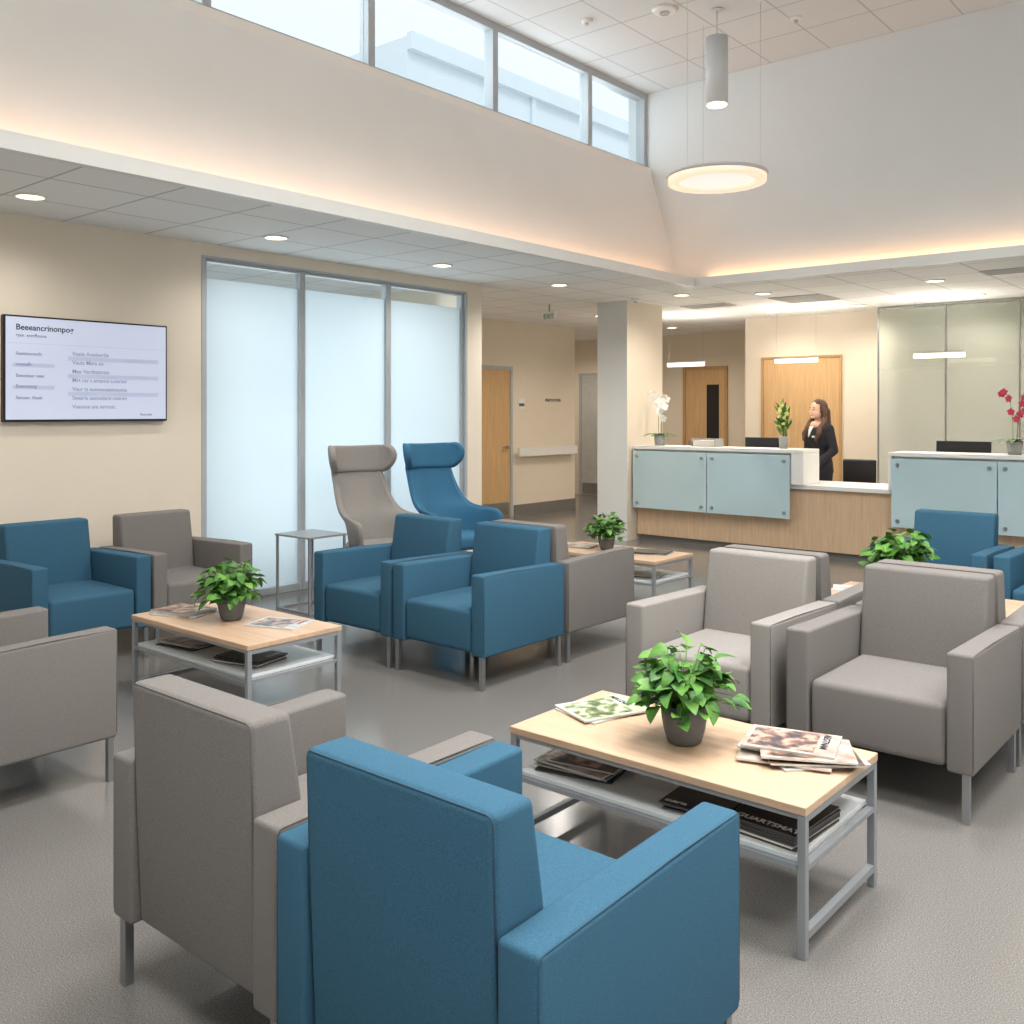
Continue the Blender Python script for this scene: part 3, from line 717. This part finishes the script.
bm=bmesh.new(); ell(bm,(0,0,0),(.020,.004,.006),10); mesh_obj('teeth',bm,M['teeth'],pr,HC+Vector((0,-.081,-.051)))
# ---------------- ceiling fixtures
def downlight(x,y,label,z=ZC,e=14,col=(1,.86,.70)):
    r=empty('downlight',(x,y,z)); tag(r,label,'downlight','recessed ceiling downlights')
    bm=bmesh.new(); tube(bm,[(math.cos(k*2*PI/28)*.085,math.sin(k*2*PI/28)*.085,-.004) for k in range(28)],.010,6,closed=True)
    mesh_obj('trim_ring',bm,M['white'],r)
    cyl('lamp_disc',(0,0,-.008),.077,.006,M['lampw'],r)
    if e:
        l=bpy.data.lights.new('downlight_lamp','SPOT'); l.energy=e; l.spot_size=R(160); l.spot_blend=.9; l.shadow_soft_size=.07; l.color=col
        lo=bpy.data.objects.new('downlight_lamp',l); lo.location=(0,0,-.03); link(lo,r)
for y,e in ((.8,34),(2.52,36),(4.29,40),(6.05,48),(7.75,104)): downlight(-5.92,y,'round recessed downlight in the lower ceiling strip',e=e,col=(1,.95,.89))
for x,y in [(-7.4,10.6),(-7.6,12.8),(-5.4,9.3),(-5.4,11.6),(-4.65,9.75),(-4.3,11.6),(-2.9,11.4),(-2.9,9.9),(-1.9,10.6),(-.4,10.4),(-10,13),(-7.9,8.6)]:
    downlight(x,y,'round recessed downlight above the reception area',e=76,col=(1,.88,.74))
def pend(x,label):
    r=empty('linear_pendant',(x,11.3,2.11)); tag(r,label,'pendant light','slim pendant lights over reception')
    bx('diffuser',-.27,.27,-.03,.03,0,.05,M['lampon'],r,bev=.004)
    bx('housing',-.275,.275,-.032,.032,.0505,.065,M['lampbody'],r)
    for s in (-.255,.255):
        bm=bmesh.new(); tube(bm,[(s,0,.065),(s,0,.689)],.0008,5)
        mesh_obj('suspension_wire',bm,M['wire'],r)
    l=bpy.data.lights.new('added_uplight','AREA'); l.shape='RECTANGLE'; l.size=.4; l.size_y=.05; l.energy=10; l.color=(1,.90,.78)  # area lamp added above each pendant to brighten the reception ceiling
    lo=bpy.data.objects.new('added_uplight',l); lo.location=(0,0,.072); lo.rotation_euler=(R(180),0,0); link(lo,r)
for x in (-6.5,-4.95,-3.27): pend(x,'slim glowing linear pendant over the reception area')
LXY=(-4.0,7.49)
rg=empty('ring_pendant',(LXY[0],LXY[1],3.49)); tag(rg,'glowing round ring pendant hung on thin wires','pendant light')
bm=bmesh.new(); n=64
pf=[(.42,.0),(.42,.065),(.41,.075),(.33,.075),(.33,.0)]
rr=[[bm.verts.new((p*math.cos(2*PI*k/n),p*math.sin(2*PI*k/n),z)) for k in range(n)] for p,z in pf]
for i in range(5):
    A_,B_=rr[i],rr[(i+1)%5]
    for k in range(n):
        f=bm.faces.new((A_[k],A_[(k+1)%n],B_[(k+1)%n],B_[k])); f.smooth=True
mesh_obj('ring',bm,mat('ring_glow',(226,214,200),emit=(255,228,198),estr=.72),rg)
bm=bmesh.new(); tube(bm,[(math.cos(k*2*PI/n)*.423,math.sin(k*2*PI/n)*.423,.060) for k in range(n)],.016,6,closed=True)
mesh_obj('rim',bm,M['lampbody'],rg)
cyl('inner_diffuser',(0,0,.03),.329,.02,mat('diffuser_soft',(130,128,124),emit=(255,250,240),estr=.85),rg,n=48)
for k in range(3):
    bm=bmesh.new()
    a=k*2*PI/3+.3; tube(bm,[(math.cos(a)*.37,math.sin(a)*.37,.07),(math.cos(a)*.37,math.sin(a)*.37,1.5095)],.002,5)
    mesh_obj('suspension_wire',bm,M['lampbody'],rg)
cp=empty('cylinder_pendant',(LXY[0],LXY[1],4.16)); tag(cp,'pale cylindrical pendant light on a slim rod','pendant light')
cyl('lamp_shade',(0,0,.01),.095,.58,M['lampbody'],cp,n=40); cyl('diffuser',(0,0,0),.085,.01,M['lampon'],cp,n=40); cyl('rod',(0,0,.59),.006,.249,M['lampbody'],cp,n=10)
cyl('canopy',(-.0,0,.82),.05,.0195,M['lampbody'],cp)
def detector(x,y,z,label,r=.055):
    o=empty('smoke_detector',(x,y,z)); tag(o,label,'detector'); cyl('housing',(0,0,-.03),r*.75,.03,M['white'],o,r2=r); cyl('sensor',(0,0,-.045),r*.35,.015,M['vent'],o)
detector(-4.35,7.2,ZU,'round white ceiling mount plate',.12)
detector(-5.0,6.95,ZU,'small white smoke detector on the high ceiling'); detector(-3.55,8.1,ZU,'small white smoke detector on the high ceiling'); detector(-6.0,9.3,ZC,'small detector on the lower ceiling')
def vent(x0,x1,y0,y1,z):
    b=[(x0,x1,y0,y0+.03,z-.012,z-.0005),(x0,x1,y1-.03,y1,z-.012,z-.0005),(x0,x0+.03,y0+.03,y1-.03,z-.012,z-.0005),(x1-.03,x1,y0+.03,y1-.03,z-.012,z-.0005)]
    k=y0+.06
    while k<y1-.05: b.append((x0+.03,x1-.03,k,k+.02,z-.010,z-.0005)); k+=.05
    tag(bxs('ceiling_vent',b,M['vent']),'slatted grey air vent set in the ceiling','vent')
vent(-4.8,-4.2,10.2,10.8,ZC); vent(-6.0,-5.4,10.3,10.6,ZC); vent(-2.4,-1.8,9.5,9.8,ZC); vent(-2.4,-1.2,7.7,8.3,ZU)
es=empty('exit_sign',(-7.1,9.1,2.60)); tag(es,'small pale hanging exit sign','sign')
bx('sign_box',-.10,.10,-.015,.015,0,.11,M['white'],es,bev=.004); bx('hanger',-.006,.006,-.006,.006,.1105,.1995,M['metal'],es)
text('sign_lettering','EXIT',.075,M['green'],(0,-.0165,.028),(R(90),0,0),es,bold=.001,align='CENTER')
def panel(x,y,e):  # fill panels added outside the view to light the seating area
    r=empty('added_fill_panel',(x,y,ZU-.02)); tag(r,'added fill light panel on the unseen part of the high ceiling','fill light','added fill panels')
    bx('diffuser',-.58,.58,-.58,.58,0,.0195,M['lampon'],r)
    l=bpy.data.lights.new('fill_panel_lamp','AREA'); l.energy=e; l.size=1.1; l.color=(1,.985,.965); l.spread=R(135); lo=bpy.data.objects.new('fill_panel_lamp',l); lo.location=(0,0,-.02); link(lo,r)
for x,y,e in [(-2.0,.2,34),(-.3,.2,34),(1.6,.6,50),(-2.0,2.9,62),(-.3,2.9,62),(1.6,3.3,70),(-2.0,4.9,68),(.2,5.2,70)]: panel(x,y,e)
def area(name,loc,rot,sx,sy,e,col):
    l=bpy.data.lights.new(name,'AREA'); l.shape='RECTANGLE'; l.size=sx; l.size_y=sy; l.energy=e; l.color=col
    o=bpy.data.objects.new(name,l); o.location=loc; o.rotation_euler=rot; return link(o)
warm=(1,.50,.22)
area('cove_strip_light',(-5.17,3.6,ZC+.07),(0,R(180),0),.05,10.4,21,warm)
area('cove_strip_light',(-1.1,8.95,ZC+.07),(R(180),0,0),7.6,.05,16,warm)
area('window_daylight',(-5.95,3.6,4.62),(0,R(-90),0),.8,10,66,(.92,.97,1))
area('window_daylight',(XL-.5,5.55,1.4),(0,R(-90),0),2.4,2.9,42,(.90,.96,1))
sl=bpy.data.lights.new('sun','SUN'); sl.energy=1.2; sl.angle=R(20); so=bpy.data.objects.new('sun',sl); so.rotation_euler=(R(20),R(38),0); link(so)
# world
w=bpy.data.worlds.new('sky'); scene.world=w; w.use_nodes=True
nt=w.node_tree; bg=nt.nodes['Background']; bg.inputs['Strength'].default_value=1.2
tc=nt.nodes.new('ShaderNodeTexCoord'); sp=nt.nodes.new('ShaderNodeSeparateXYZ'); rp=nt.nodes.new('ShaderNodeValToRGB')
nt.links.new(tc.outputs['Generated'],sp.inputs[0]); nt.links.new(sp.outputs['Z'],rp.inputs['Fac'])
rp.color_ramp.elements[0].color=(.90,.95,.98,1); rp.color_ramp.elements[1].color=(.86,.94,1,1)
nt.links.new(rp.outputs['Color'],bg.inputs['Color'])
# camera
cd=bpy.data.cameras.new('camera'); cd.sensor_width=36; cd.lens=956/1024*36; cd.shift_y=-100/1024
cam=bpy.data.objects.new('camera',cd); cam.location=(0,0,1.5); cam.rotation_euler=(R(90),0,math.atan2(.6455,.7638)); link(cam); scene.camera=cam
scene.view_settings.view_transform='Standard'
scene.view_settings.exposure=0.0
